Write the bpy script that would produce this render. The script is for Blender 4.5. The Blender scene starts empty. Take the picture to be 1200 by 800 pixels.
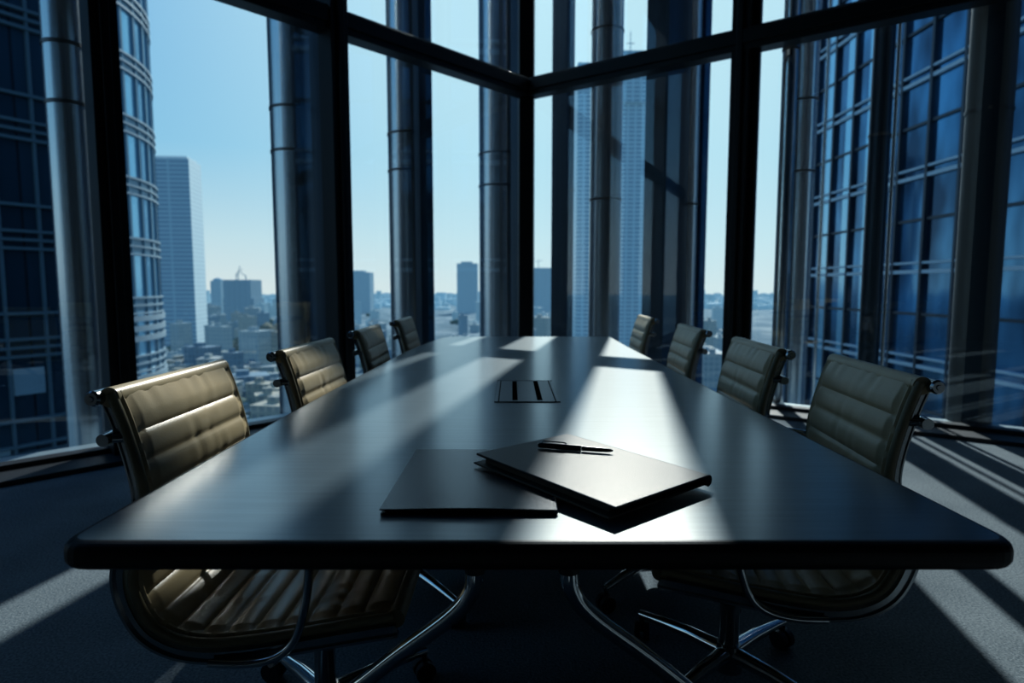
import bpy, bmesh, math, random
from mathutils import Vector, Matrix
R = math.radians
random.seed(7)
S = bpy.context.scene
COL = S.collection

# ------------------------------------------------------------ materials
def new_mat(name):
    m = bpy.data.materials.new(name); m.use_nodes = True
    nt = m.node_tree; nt.nodes.clear()
    out = nt.nodes.new('ShaderNodeOutputMaterial')
    return m, nt, out

def P(name, color, rough=0.5, metal=0.0, spec=0.5, noise=None, bump=None, emis=None, coat=0.0, aniso=None):
    """principled; noise=(scale, amount, stretch) mottles colour, bump=(scale,strength,distance)"""
    m, nt, out = new_mat(name)
    b = nt.nodes.new('ShaderNodeBsdfPrincipled')
    b.inputs['Base Color'].default_value = (*color, 1)
    b.inputs['Roughness'].default_value = rough
    b.inputs['Metallic'].default_value = metal
    b.inputs['Specular IOR Level'].default_value = spec
    b.inputs['Coat Weight'].default_value = coat
    tc = nt.nodes.new('ShaderNodeTexCoord')
    if noise:
        mp = nt.nodes.new('ShaderNodeMapping'); mp.inputs['Scale'].default_value = noise[2]
        nt.links.new(tc.outputs['Object'], mp.inputs['Vector'])
        n = nt.nodes.new('ShaderNodeTexNoise'); n.inputs['Scale'].default_value = noise[0]; n.inputs['Detail'].default_value = 5
        nt.links.new(mp.outputs[0], n.inputs['Vector'])
        mx = nt.nodes.new('ShaderNodeMix'); mx.data_type = 'RGBA'
        a = noise[1]
        mx.inputs['A'].default_value = (*[c*(1-a) for c in color], 1)
        mx.inputs['B'].default_value = (*[min(1, c*(1+a)) for c in color], 1)
        nt.links.new(n.outputs['Fac'], mx.inputs['Factor'])
        nt.links.new(mx.outputs['Result'], b.inputs['Base Color'])
    if bump:
        n2 = nt.nodes.new('ShaderNodeTexNoise'); n2.inputs['Scale'].default_value = bump[0]; n2.inputs['Detail'].default_value = 4
        nt.links.new(tc.outputs['Object'], n2.inputs['Vector'])
        bp = nt.nodes.new('ShaderNodeBump'); bp.inputs['Strength'].default_value = bump[1]; bp.inputs['Distance'].default_value = bump[2]
        nt.links.new(n2.outputs['Fac'], bp.inputs['Height'])
        nt.links.new(bp.outputs[0], b.inputs['Normal'])
    if emis:
        b.inputs['Emission Color'].default_value = (*emis[0], 1); b.inputs['Emission Strength'].default_value = emis[1]
    nt.links.new(b.outputs[0], out.inputs[0])
    return m

def glass_mat(name, tint=(.89, .95, .97), ior=1.45, boost=.055):
    m, nt, out = new_mat(name)
    tr = nt.nodes.new('ShaderNodeBsdfTransparent'); tr.inputs[0].default_value = (*tint, 1)
    gl = nt.nodes.new('ShaderNodeBsdfGlossy'); gl.inputs['Roughness'].default_value = 0.015
    gl.inputs['Color'].default_value = (.85, .95, 1, 1)
    # Schlick reflectance, the same from either face of the pane
    ge = nt.nodes.new('ShaderNodeNewGeometry'); dp = nt.nodes.new('ShaderNodeVectorMath'); dp.operation = 'DOT_PRODUCT'
    nt.links.new(ge.outputs['Incoming'], dp.inputs[0]); nt.links.new(ge.outputs['Normal'], dp.inputs[1])
    def mth(op, x, y=None):
        n = nt.nodes.new('ShaderNodeMath'); n.operation = op
        for i, q in enumerate((x, y)):
            if q is None: continue
            if isinstance(q, (int, float)): n.inputs[i].default_value = q
            else: nt.links.new(q, n.inputs[i])
        return n.outputs[0]
    c_ = mth('ABSOLUTE', dp.outputs['Value'])
    p5 = mth('POWER', mth('SUBTRACT', 1.0, c_), 5.0)
    ad = nt.nodes.new('ShaderNodeMath'); ad.operation = 'ADD'; ad.inputs[1].default_value = boost+.06; ad.use_clamp = True
    nt.links.new(mth('MULTIPLY', p5, .9), ad.inputs[0])
    mx = nt.nodes.new('ShaderNodeMixShader')
    nt.links.new(ad.outputs[0], mx.inputs[0])
    nt.links.new(tr.outputs[0], mx.inputs[1]); nt.links.new(gl.outputs[0], mx.inputs[2])
    nt.links.new(mx.outputs[0], out.inputs[0])
    return m

def facade_mat(name, c1, c2, wall, bw, bh, mortar, rough=.3, metal=0.0, emis=None, rot=None, spec=.5):
    """window grid: cells bw x bh metres, two glass tones, wall colour between; object coords, x+y along, z up"""
    m, nt, out = new_mat(name)
    tc = nt.nodes.new('ShaderNodeTexCoord'); sp = nt.nodes.new('ShaderNodeSeparateXYZ')
    nt.links.new(tc.outputs['Object'], sp.inputs[0])
    ad = nt.nodes.new('ShaderNodeMath'); ad.operation = 'ADD'
    nt.links.new(sp.outputs[0], ad.inputs[0]); nt.links.new(sp.outputs[1], ad.inputs[1])
    cb = nt.nodes.new('ShaderNodeCombineXYZ'); nt.links.new(ad.outputs[0], cb.inputs[0]); nt.links.new(sp.outputs[2], cb.inputs[1])
    br = nt.nodes.new('ShaderNodeTexBrick'); br.offset = 0; br.squash = 1
    br.inputs['Scale'].default_value = 1; br.inputs['Brick Width'].default_value = bw; br.inputs['Row Height'].default_value = bh
    br.inputs['Mortar Size'].default_value = mortar; br.inputs['Mortar Smooth'].default_value = 0; br.inputs['Bias'].default_value = 0
    br.inputs['Color1'].default_value = (*c1, 1); br.inputs['Color2'].default_value = (*c2, 1); br.inputs['Mortar'].default_value = (*wall, 1)
    nt.links.new(cb.outputs[0], br.inputs['Vector'])
    b = nt.nodes.new('ShaderNodeBsdfPrincipled'); b.inputs['Roughness'].default_value = rough; b.inputs['Metallic'].default_value = metal
    b.inputs['Specular IOR Level'].default_value = spec
    nt.links.new(br.outputs['Color'], b.inputs['Base Color'])
    if emis:
        b.inputs['Emission Color'].default_value = (*emis[0], 1); b.inputs['Emission Strength'].default_value = emis[1]
    nt.links.new(b.outputs[0], out.inputs[0])
    return m

# tabletop: fine brushed grain, satin lacquer
def table_mat():
    m, nt, out = new_mat('satin_grey_lacquer')
    b = nt.nodes.new('ShaderNodeBsdfPrincipled')
    tc = nt.nodes.new('ShaderNodeTexCoord'); mp = nt.nodes.new('ShaderNodeMapping'); mp.inputs['Scale'].default_value = (2.5, 60, 60)
    nt.links.new(tc.outputs['Object'], mp.inputs['Vector'])
    n = nt.nodes.new('ShaderNodeTexNoise'); n.inputs['Scale'].default_value = 2; n.inputs['Detail'].default_value = 6
    nt.links.new(mp.outputs[0], n.inputs['Vector'])
    cr = nt.nodes.new('ShaderNodeValToRGB')
    cr.color_ramp.elements[0].color = (.055, .074, .086, 1); cr.color_ramp.elements[0].position = .3
    cr.color_ramp.elements[1].color = (.082, .108, .122, 1); cr.color_ramp.elements[1].position = .7
    nt.links.new(n.outputs['Fac'], cr.inputs[0]); nt.links.new(cr.outputs[0], b.inputs['Base Color'])
    b.inputs['Roughness'].default_value = .36
    b.inputs['Specular IOR Level'].default_value = .5
    b.inputs['Coat Weight'].default_value = .8; b.inputs['Coat Roughness'].default_value = .20; b.inputs['Coat Tint'].default_value = (.9, .97, 1, 1)
    n2 = nt.nodes.new('ShaderNodeTexNoise'); n2.inputs['Scale'].default_value = 900
    nt.links.new(tc.outputs['Object'], n2.inputs['Vector'])
    bp = nt.nodes.new('ShaderNodeBump'); bp.inputs['Strength'].default_value = .08; bp.inputs['Distance'].default_value = .0005
    nt.links.new(n2.outputs['Fac'], bp.inputs['Height']); nt.links.new(bp.outputs[0], b.inputs['Normal'])
    nt.links.new(b.outputs[0], out.inputs[0])
    return m

def carpet_mat():
    m, nt, out = new_mat('charcoal_carpet')
    b = nt.nodes.new('ShaderNodeBsdfPrincipled')
    tc = nt.nodes.new('ShaderNodeTexCoord')
    n = nt.nodes.new('ShaderNodeTexNoise'); n.inputs['Scale'].default_value = 140; n.inputs['Detail'].default_value = 3
    v = nt.nodes.new('ShaderNodeTexNoise'); v.inputs['Scale'].default_value = 3; v.inputs['Detail'].default_value = 4
    nt.links.new(tc.outputs['Object'], n.inputs['Vector']); nt.links.new(tc.outputs['Object'], v.inputs['Vector'])
    a = nt.nodes.new('ShaderNodeMath'); a.operation = 'MULTIPLY_ADD'; a.inputs[1].default_value = .35
    nt.links.new(v.outputs['Fac'], a.inputs[0]); nt.links.new(n.outputs['Fac'], a.inputs[2])
    cr = nt.nodes.new('ShaderNodeValToRGB')
    cr.color_ramp.elements[0].position = .4; cr.color_ramp.elements[0].color = (.065, .085, .10, 1)
    cr.color_ramp.elements[1].position = .95; cr.color_ramp.elements[1].color = (.27, .31, .33, 1)
    nt.links.new(a.outputs[0], cr.inputs[0]); nt.links.new(cr.outputs[0], b.inputs['Base Color'])
    b.inputs['Roughness'].default_value = .95; b.inputs['Specular IOR Level'].default_value = .1
    bp = nt.nodes.new('ShaderNodeBump'); bp.inputs['Strength'].default_value = .8; bp.inputs['Distance'].default_value = .004
    nt.links.new(n.outputs['Fac'], bp.inputs['Height']); nt.links.new(bp.outputs[0], b.inputs['Normal'])
    nt.links.new(b.outputs[0], out.inputs[0])
    return m

def city_ground_mat():
    m, nt, out = new_mat('city_ground')
    b = nt.nodes.new('ShaderNodeBsdfPrincipled'); b.inputs['Roughness'].default_value = .9
    b.inputs['Specular IOR Level'].default_value = .1
    tc = nt.nodes.new('ShaderNodeTexCoord')
    v = nt.nodes.new('ShaderNodeTexVoronoi'); v.inputs['Scale'].default_value = .035
    n = nt.nodes.new('ShaderNodeTexNoise'); n.inputs['Scale'].default_value = .006; n.inputs['Detail'].default_value = 6
    nt.links.new(tc.outputs['Object'], v.inputs['Vector']); nt.links.new(tc.outputs['Object'], n.inputs['Vector'])
    sp = nt.nodes.new('ShaderNodeSeparateColor'); nt.links.new(v.outputs['Color'], sp.inputs[0])
    cr = nt.nodes.new('ShaderNodeValToRGB')
    e = cr.color_ramp.elements
    e[0].color = (.03, .06, .07, 1); e[1].color = (.20, .24, .25, 1); e[1].position = .95
    q = cr.color_ramp.elements.new(.55); q.color = (.06, .11, .14, 1)
    mm = nt.nodes.new('ShaderNodeMath'); mm.operation = 'MULTIPLY_ADD'; mm.inputs[1].default_value = .6
    nt.links.new(n.outputs['Fac'], mm.inputs[2]); nt.links.new(sp.outputs[0], mm.inputs[0])
    sb = nt.nodes.new('ShaderNodeMath'); sb.operation = 'SUBTRACT'; sb.inputs[1].default_value = .2
    nt.links.new(mm.outputs[0], sb.inputs[0]); nt.links.new(sb.outputs[0], cr.inputs[0])
    nt.links.new(cr.outputs[0], b.inputs['Base Color'])
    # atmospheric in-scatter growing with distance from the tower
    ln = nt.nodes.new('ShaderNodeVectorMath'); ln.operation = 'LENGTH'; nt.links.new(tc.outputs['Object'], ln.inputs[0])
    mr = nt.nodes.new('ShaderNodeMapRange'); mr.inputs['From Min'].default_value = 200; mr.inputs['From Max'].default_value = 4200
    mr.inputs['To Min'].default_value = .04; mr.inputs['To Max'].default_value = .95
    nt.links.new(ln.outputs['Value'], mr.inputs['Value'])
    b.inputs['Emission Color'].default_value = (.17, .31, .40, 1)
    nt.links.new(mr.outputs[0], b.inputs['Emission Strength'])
    nt.links.new(b.outputs[0], out.inputs[0])
    return m

M = {}
M['table'] = table_mat()
M['carpet'] = carpet_mat()
M['table_edge'] = P('black_table_edge', (.010, .010, .011), .45, 0, .25)  # unlit edge: its shade is painted in as black
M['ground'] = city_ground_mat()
M['glass'] = glass_mat('window_glass')
M['frame'] = P('dark_bronze_frame', (.018, .022, .024), .38, .6, .5)
M['frame2'] = P('black_gasket', (.008, .009, .010), .5)
M['plinth'] = P('black_plinth', (.012, .014, .017), .5)
M['sill'] = P('brushed_sill', (.32, .40, .44), .4, .5)
M['wall'] = P('dark_wall_paint', (.035, .04, .045), .8, noise=(6, .1, (1, 1, 1)))
M['ceil'] = P('dark_ceiling', (.03, .034, .04), .8)
M['steel_br'] = P('dark_grey_steel', (.075, .085, .085), .45, .3, .5, noise=(3, .25, (14, 14, .25)))  # plain dark grey base colour, faintly streaked
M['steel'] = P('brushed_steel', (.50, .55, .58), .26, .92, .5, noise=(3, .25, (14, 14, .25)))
M['steel_hi'] = P('bright_steel', (.95, .97, .97), .12, 1.0, .5, noise=(3, .2, (14, 14, .25)))
M['steel_dk'] = P('dark_steel_fin', (.035, .055, .075), .3, .7, .5, noise=(2, .4, (8, 8, .4)))
M['seam'] = P('steel_seam', (.10, .10, .10), .4, .8)
M['blue_fin'] = P('blue_glass_fin', (.02, .07, .16), .15, .4)
M['chrome'] = P('chrome', (.62, .66, .68), .09, 1.0)
M['chrome2'] = P('cast_aluminium', (.38, .41, .43), .22, 1.0)
M['black'] = P('black_plastic', (.010, .011, .013), .42)
M['leather'] = P('olive_beige_leather', (.54, .42, .24), .36, 0, .5, noise=(9, .16, (1, 1, 1)), bump=(260, .22, .0012))
M['leather_dk'] = P('olive_leather_edge', (.23, .195, .11), .42, 0, .5, bump=(260, .25, .0012))
M['folder'] = P('navy_leatherette', (.012, .022, .034), .26, 0, .5, bump=(420, .25, .0008))
M['folio'] = P('black_leatherette', (.020, .024, .026), .38, 0, .2, bump=(420, .3, .0008))
M['folio_edge'] = P('brown_black_board', (.07, .06, .04), .6)
M['paper'] = P('paper', (.45, .44, .38), .8)
M['pen'] = P('black_pen', (.008, .008, .010), .25)
M['port'] = P('anodised_port', (.10, .13, .15), .35, .6)
M['slot'] = P('slot_black', (.001, .001, .001), 1.0, spec=0)

# ------------------------------------------------------------ helpers
def link(o, parent=None):
    COL.objects.link(o)
    if parent: o.parent = parent
    return o
def obj(name, bm, mat, parent=None, smooth=False, bevel=None, auto=None):
    me = bpy.data.meshes.new(name)
    bmesh.ops.recalc_face_normals(bm, faces=bm.faces)
    bm.to_mesh(me); bm.free()
    for mm in (mat if isinstance(mat, (list, tuple)) else [mat]): me.materials.append(mm)
    o = bpy.data.objects.new(name, me); link(o, parent)
    if smooth:
        for p in me.polygons: p.use_smooth = True
    if auto:
        for p in me.polygons: p.use_smooth = True
        me.set_sharp_from_angle(angle=R(auto))
    if bevel:
        bv = o.modifiers.new('bevel', 'BEVEL'); bv.width = bevel; bv.segments = 3; bv.limit_method = 'ANGLE'; bv.angle_limit = R(40)
    return o
def tag(o, label, cat, group=None, kind=None):
    o['label'] = label; o['category'] = cat
    if group: o['group'] = group
    if kind: o['kind'] = kind
    return o
def thing(name, label, cat, loc=(0, 0, 0), rz=0, group=None):
    o = bpy.data.objects.new(name, None); o.empty_display_size = .1; link(o)
    o.location = loc; o.rotation_euler = (0, 0, rz)
    return tag(o, label, cat, group)
def struct(name, bm, mat, parent=None, label=None, **k):
    o = obj(name, bm, mat, parent, **k)
    o['kind'] = 'structure'
    if label: o['label'] = label
    return o
def box(bm, x0, x1, y0, y1, z0, z1, mi=0):
    v = [bm.verts.new(p) for p in ((x0,y0,z0),(x1,y0,z0),(x1,y1,z0),(x0,y1,z0),(x0,y0,z1),(x1,y0,z1),(x1,y1,z1),(x0,y1,z1))]
    fs = [bm.faces.new([v[i] for i in f]) for f in ((0,3,2,1),(4,5,6,7),(0,1,5,4),(1,2,6,5),(2,3,7,6),(3,0,4,7))]
    for f in fs: f.material_index = mi
    return v
def obox(bm, c, ux, L, W, z0, z1, mi=0):
    """box centred at c(x,y), length L along unit ux, width W across"""
    uy = (-ux[1], ux[0]); P4 = []
    for a, b in ((-.5,-.5),(.5,-.5),(.5,.5),(-.5,.5)):
        P4.append((c[0]+ux[0]*L*a+uy[0]*W*b, c[1]+ux[1]*L*a+uy[1]*W*b))
    prism(bm, P4, z0, z1, mi)
def prism(bm, pts, z0, z1, mi=0):
    lo = [bm.verts.new((x, y, z0)) for x, y in pts]; hi = [bm.verts.new((x, y, z1)) for x, y in pts]
    n = len(pts)
    fs = [bm.faces.new(lo[::-1]), bm.faces.new(hi)]
    for i in range(n): fs.append(bm.faces.new((lo[i], lo[(i+1) % n], hi[(i+1) % n], hi[i])))
    for f in fs: f.material_index = mi
def cyl(bm, p0, p1, r0, r1=None, n=20, cap=True, mi=0):
    tube(bm, [p0, p1], [r0, r0 if r1 is None else r1], n, cap, mi)
def tube(bm, pts, rad, n=12, cap=True, mi=0, flat=1.0):
    pts = [Vector(p) for p in pts]
    if not isinstance(rad, (list, tuple)): rad = [rad]*len(pts)
    T = []
    for i in range(len(pts)):
        a = pts[max(i-1, 0)]; b = pts[min(i+1, len(pts)-1)]; T.append((b-a).normalized())
    up = Vector((0, 0, 1)) if abs(T[0].z) < .9 else Vector((1, 0, 0))
    N = (up - T[0]*up.dot(T[0])).normalized(); rings = []
    for i, p in enumerate(pts):
        if i: N = (N - T[i]*N.dot(T[i])).normalized()
        B = T[i].cross(N)
        rings.append([bm.verts.new(p + rad[i]*(math.cos(2*math.pi*k/n)*N*flat + math.sin(2*math.pi*k/n)*B)) for k in range(n)])
    for a, b in zip(rings, rings[1:]):
        for k in range(n):
            f = bm.faces.new((a[k], a[(k+1) % n], b[(k+1) % n], b[k])); f.material_index = mi
    if cap:
        for q in (rings[0][::-1], rings[-1]):
            f = bm.faces.new(q); f.material_index = mi
def catmull(P_, per=8):
    P_ = [Vector(p) for p in P_]; Q = [P_[0]*2-P_[1]] + P_ + [P_[-1]*2-P_[-2]]; out = []
    for i in range(1, len(Q)-2):
        a, b, c, d = Q[i-1:i+3]
        for k in range(per):
            t = k/per
            out.append(.5*((2*b)+(c-a)*t+(2*a-5*b+4*c-d)*t*t+(3*b-a-3*c+d)*t**3))
    out.append(P_[-1]); return out
def copy_tree(o, parent=None):
    c = o.copy(); COL.objects.link(c); c.parent = parent
    for ch in o.children: copy_tree(ch, c)
    return c

# ------------------------------------------------------------ room shell
CX, CY = .15, 6.68                       # the glass corner
def unit(a, b): d = math.hypot(a, b); return (a/d, b/d)
UL = unit(-1, -1.05); UR = unit(1, -.70)             # along each glass wall, away from the corner
NL = (-(-UL[1]), -UL[0]); NL = unit(-1.05, 1); NR = unit(.70, 1)   # outward normals
def PL(t, off=0): return (CX+UL[0]*t+NL[0]*off, CY+UL[1]*t+NL[1]*off)
def PR(t, off=0): return (CX+UR[0]*t+NR[0]*off, CY+UR[1]*t+NR[1]*off)
TL_END, TR_END = 8.2, 7.6
HC = 6.2
EL, ER = PL(TL_END), PR(TR_END)
BACK = -3.6
bm = bmesh.new()
prism(bm, [PL(0, .0), EL, (EL[0], BACK), (ER[0], BACK), ER], -.35, 0)
struct('floor', bm, M['carpet'], label='dark blue-grey carpet striped with sunlight')
bm = bmesh.new()
prism(bm, [PL(0, .3), PL(TL_END, .3), (EL[0]-.3, BACK), (ER[0]+.3, BACK), PR(TR_END, .3)], HC, HC+.3)
struct('ceiling', bm, M['ceil'])
bm = bmesh.new(); box(bm, EL[0]-.2, ER[0]+.2, BACK-.2, BACK, 0, HC); struct('wall_back', bm, M['wall'])
bm = bmesh.new(); box(bm, EL[0]-.2, EL[0], BACK, EL[1]-.15, 0, HC); struct('wall_left', bm, M['wall'])
bm = bmesh.new(); box(bm, ER[0], ER[0]+.2, BACK, ER[1]-.15, 0, HC); struct('wall_right', bm, M['wall'])

mulL = [math.dist((CX, CY), p) for p in ((-1.443, 5.008), (-2.522, 3.874))]
mulL.append(mulL[1] + 1.9); mulL.append(TL_END-.05)
mulR = [math.dist((CX, CY), (1.97, 5.406)), 4.75, TR_END-.05]
TZ0, TZ1 = 3.02, 3.20
n_w = n_t = 0
def pane(pfun, t0, t1, z0, z1, label):
    global n_w
    n_w += 1
    bm = bmesh.new(); a, b = pfun(t0), pfun(t1)
    bm.faces.new([bm.verts.new(p) for p in ((*a, z0), (*b, z0), (*b, z1), (*a, z1))])
    struct('window_%d' % n_w, bm, M['glass'], label=label)
def trim(bm, label, mat='frame', **k):
    global n_t
    n_t += 1
    struct('trim_%d' % n_t, bm, M[mat], label=label, bevel=.006, **k)
for side, pf, U, muls in (('left', PL, UL, mulL), ('right', PR, UR, mulR)):
    edges = [.0] + muls
    for i in range(len(edges)-1):
        a, b = edges[i], edges[i+1]
        pane(pf, a, b, .05, (TZ0+TZ1)/2, 'tall lower glass pane of the %s window wall' % side)
        pane(pf, a, b, (TZ0+TZ1)/2, HC, 'upper glass pane of the %s window wall' % side)
    for t in muls:
        dep = .20 if side == 'left' else .15
        bm = bmesh.new(); obox(bm, pf(t, -dep/2+.03), U, .15, dep, 0, HC)
        # recessed front groove as a second, slimmer leaf toward the room
        obox(bm, pf(t, -dep-.0+.02), U, .05, .05, 0, HC)
        if side == 'right': obox(bm, pf(t+.10, .0), U, .07, .06, 0, HC)
        trim(bm, 'dark vertical window mullion of the %s glass wall' % side)
    L = edges[-1]
    bm = bmesh.new(); obox(bm, pf(L/2, -.055), U, L, .15, TZ0, TZ1)
    obox(bm, pf(L/2, -.135), U, L, .03, TZ0+.05, TZ1-.02)
    trim(bm, 'dark horizontal transom beam across the %s glass wall' % side)
    bm = bmesh.new(); obox(bm, pf(L/2, .0), U, L, .12, HC-.2, HC); trim(bm, 'dark head rail of the %s glass wall' % side)
    bm = bmesh.new(); obox(bm, pf(L/2+.1, -.03), U, L-.2, .1, 0, .06)
    obox(bm, pf(L/2+.1, -.20), U, L-.4, .26, 0, .03)
    struct('baseboard_'+side, bm, M['plinth'], label='low dark plinth under the %s glass wall' % side)
    bm = bmesh.new(); obox(bm, pf(L/2, .15), U, L, .20, -.35, .035)
    trim(bm, 'pale metal sill outside the %s glass wall' % side, 'sill')
bm = bmesh.new(); prism(bm, [(CX-.075, CY-.10), (CX+.075, CY-.10), (CX+.09, CY+.03), (CX, CY+.09), (CX-.09, CY+.03)], 0, HC)
trim(bm, 'dark corner post where the two glass walls meet')

# ------------------------------------------------------------ exterior metal columns
def column(pf, U, N, xy, r, label, fin=(.12, .45), mat='steel', finmat='steel_dk', finshift=0, blue=False, rings=(2.28, 2.66)):
    t = thing('facade_column', label, 'column', (xy[0], xy[1], -60), 0, 'metal columns outside the glass')
    H = 72
    bm = bmesh.new(); cyl(bm, (0, 0, 0), (0, 0, H), r, n=40)
    obj('shaft', bm, M[mat], t, auto=30)
    if fin:
        bm = bmesh.new()
        obox(bm, (-N[0]*(fin[1]/2)+U[0]*finshift, -N[1]*(fin[1]/2)+U[1]*finshift), N, fin[1], fin[0], 0, H)
        obj('side_fin', bm, M[finmat], t)
    if blue:
        bm = bmesh.new(); obox(bm, (N[0]*.03+U[0]*(r+.01), N[1]*.03+U[1]*(r+.01)), N, .2, .03, 0, H)
        obj('edge_strip', bm, M['blue_fin'], t)
    for z in rings:
        bm = bmesh.new(); cyl(bm, (0, 0, z+60-.012), (0, 0, z+60+.012), r+.006, n=40)
        obj('collar', bm, M['seam'], t, auto=30)
    return t
cl = [
 ((-2.99, 4.25), .12, 'pale steel column beyond the leftmost glass pane', None, False, 0),
 ((-1.989, 5.768), .21, 'steel column close behind the second dark mullion from the left', (.24, .56), False, -.09),  # fin added out of sight behind the mullion to block sun
 ((-1.104, 6.697), .215, 'wide steel column between the second mullion and the glass corner', (.17, .30), False, 0),
 ((-.17, 7.678), .235, 'steel column immediately left of the glass corner post', (.10, .45), False, 0)]  # unseen fin reaching behind the corner post, added to stop stray sun
for xy, r, lb, fin, bl, fs in cl: column(PL, UL, NL, xy, r, lb, fin, blue=bl, finshift=fs, rings=(2.28, 2.66))
cr_ = [
 ((.650, 7.446), .085, 'slim dark column just right of the glass corner post', (.20, .12), 'steel_dk', -.035, False, (2.2,)),
 ((1.071, 7.158), .18, 'steel column with a bright sun glint in front of the tall grey tower', None, 'steel', 0, False, (2.05, 3.9)),
 ((2.03, 7.25), .17, 'broad steel column left of the right-hand dark mullion', (.24, .84), 'steel', -.052, True, (2.0,)),  # dark fin widened and lengthened to cut the sun shaft's edge
 ((2.345, 5.36), .062, 'polished steel column right of the right-hand mullion', None, 'steel_hi', .0, False, (3.05,)),
 ((3.155, 6.80), .125, 'ringed steel column beside the polished column right of the right-hand mullion', None, 'steel', .0, False, (2.3, 3.05)),
 ((3.27, 5.60), .085, 'narrow dark column in front of the blue glass tower', None, 'steel_dk', .0, False, (2.4,)),
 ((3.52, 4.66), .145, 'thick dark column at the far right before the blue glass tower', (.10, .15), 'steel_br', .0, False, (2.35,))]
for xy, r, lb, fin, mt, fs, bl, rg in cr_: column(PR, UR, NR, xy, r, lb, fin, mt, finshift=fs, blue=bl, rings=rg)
# slim steel rods added to stand in for bright slits and reflections
for xy, lb in (((3.33, 6.70), 'thin rod standing in for a bright sky reflection right of the ringed column'),
               ((3.39, 5.58), 'thin rod standing in for a bright slit beside the narrow dark column'),
               ((3.655, 4.66), 'thin rod standing in for a bright line beside the thick far-right column')):
    bm = bmesh.new(); cyl(bm, (0, 0, 0), (0, 0, 72), .018, n=16)
    o = obj('bright_line_rod', bm, M['steel_hi'], auto=30); o.location = (*xy, -60)
    tag(o, lb, 'stand-in rod', 'added rods for bright lines outside the glass')

# ------------------------------------------------------------ conference table
def rounded(pts, rad, seg=6):
    out = []; n = len(pts)
    for i, p in enumerate(pts):
        r = rad[i]
        if r <= 0: out.append(p); continue
        p = Vector(p); a = Vector(pts[i-1]); b = Vector(pts[(i+1) % n])
        d0 = (a-p).normalized(); d1 = (b-p).normalized(); s = p+d0*r; e = p+d1*r
        for k in range(seg+1):
            t = k/seg; out.append(tuple((1-t)**2*s + 2*t*(1-t)*p + t*t*e))
    return out
TOP = .73
table = thing('conference_table', 'long dark satin boardroom table with chrome legs, sunlight across its top', 'table', (.03, 2.45, 0))
def tl(x, y): return (x-.03, y-2.45)
outl = rounded([tl(-.612, .782), tl(.684, .782), tl(.668, 2.4), tl(.662, 3.4), tl(.67, 4.15), tl(-.46, 4.15), tl(-.56, 3.35), tl(-.586, 2.5), tl(-.61, 1.6)],
               [.045, .045, 0, 0, .09, .14, .3, .3, .3])
bm = bmesh.new(); prism(bm, outl, TOP-.040, TOP)
for f in bm.faces:
    if len(f.verts) == 4 and max(v.co.z for v in f.verts)-min(v.co.z for v in f.verts) > .03: f.material_index = 1
o = obj('tabletop', bm, [M['table'], M['table_edge']], table)
bv = o.modifiers.new('bevel', 'BEVEL'); bv.width = .016; bv.segments = 6; bv.material = 1; bv.limit_method = 'ANGLE'; bv.angle_limit = R(50)
for p in o.data.polygons: p.use_smooth = False
# cable port let into the top
port = obj('cable_port', (lambda b: (box(b, -.095, .095, -.20, .20, TOP-.002, TOP+.0015), b)[1])(bmesh.new()), M['port'], table)
port.location = (.045-.03, 1.98-2.45, 0)
for x in (-.044+.0, .030): 
    bm = bmesh.new(); box(bm, x, x+.016, -.175, .185, TOP+.0015, TOP+.0025); obj('cable_slot', bm, M['slot'], port)  # raised black strips; the darkness of recessed slots is painted
bm = bmesh.new()
box(bm, .083, .086, -.2, .2, TOP+.0015, TOP+.0024); box(bm, -.086, -.083, -.2, .2, TOP+.0015, TOP+.0024); box(bm, -.097, .097, -.204, -.2, TOP, TOP+.0024); box(bm, -.097, .097, .2, .203, TOP, TOP+.0022)
obj('port_trim', bm, M['slot'], port)
# underframe and legs
bm = bmesh.new()
for x in (-.09, .08): box(bm, x-.02, x+.02, -1.45, 1.35, TOP-.066, TOP-.036)
for y in (-1.3, 0, 1.2): box(bm, -.45, .45, y-.03, y+.03, TOP-.056, TOP-.0355)
obj('underframe', bm, M['black'], table)
for y0, sy in ((-1.38, 1), (-.0, 0), (1.25, -1)):
    for sx in (-1, 1):
        x0 = .085*sx - .012
        bm = bmesh.new(); cyl(bm, (x0, y0, TOP-.06), (x0, y0, .555), .019, n=20)
        p = obj('leg_socket', bm, M['black'], table, auto=30)
        path = catmull([(x0, y0, .565), (x0+sx*.006, y0, .52), (x0+sx*.045, y0+.01*sy, .465), (x0+sx*.17, y0+.05*sy, .35), (x0+sx*.34, y0+.1*sy, .185), (x0+sx*.47, y0+.15*sy, .055)], 8)
        bm = bmesh.new(); tube(bm, path, .0165, 18); q = obj('leg', bm, M['chrome'], table, auto=40)
        bm = bmesh.new(); e = path[-1]; cyl(bm, (e.x, e.y, .0), (e.x, e.y, .05), .026, .02, n=20); obj('foot', bm, M['black'], q, auto=30)

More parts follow.
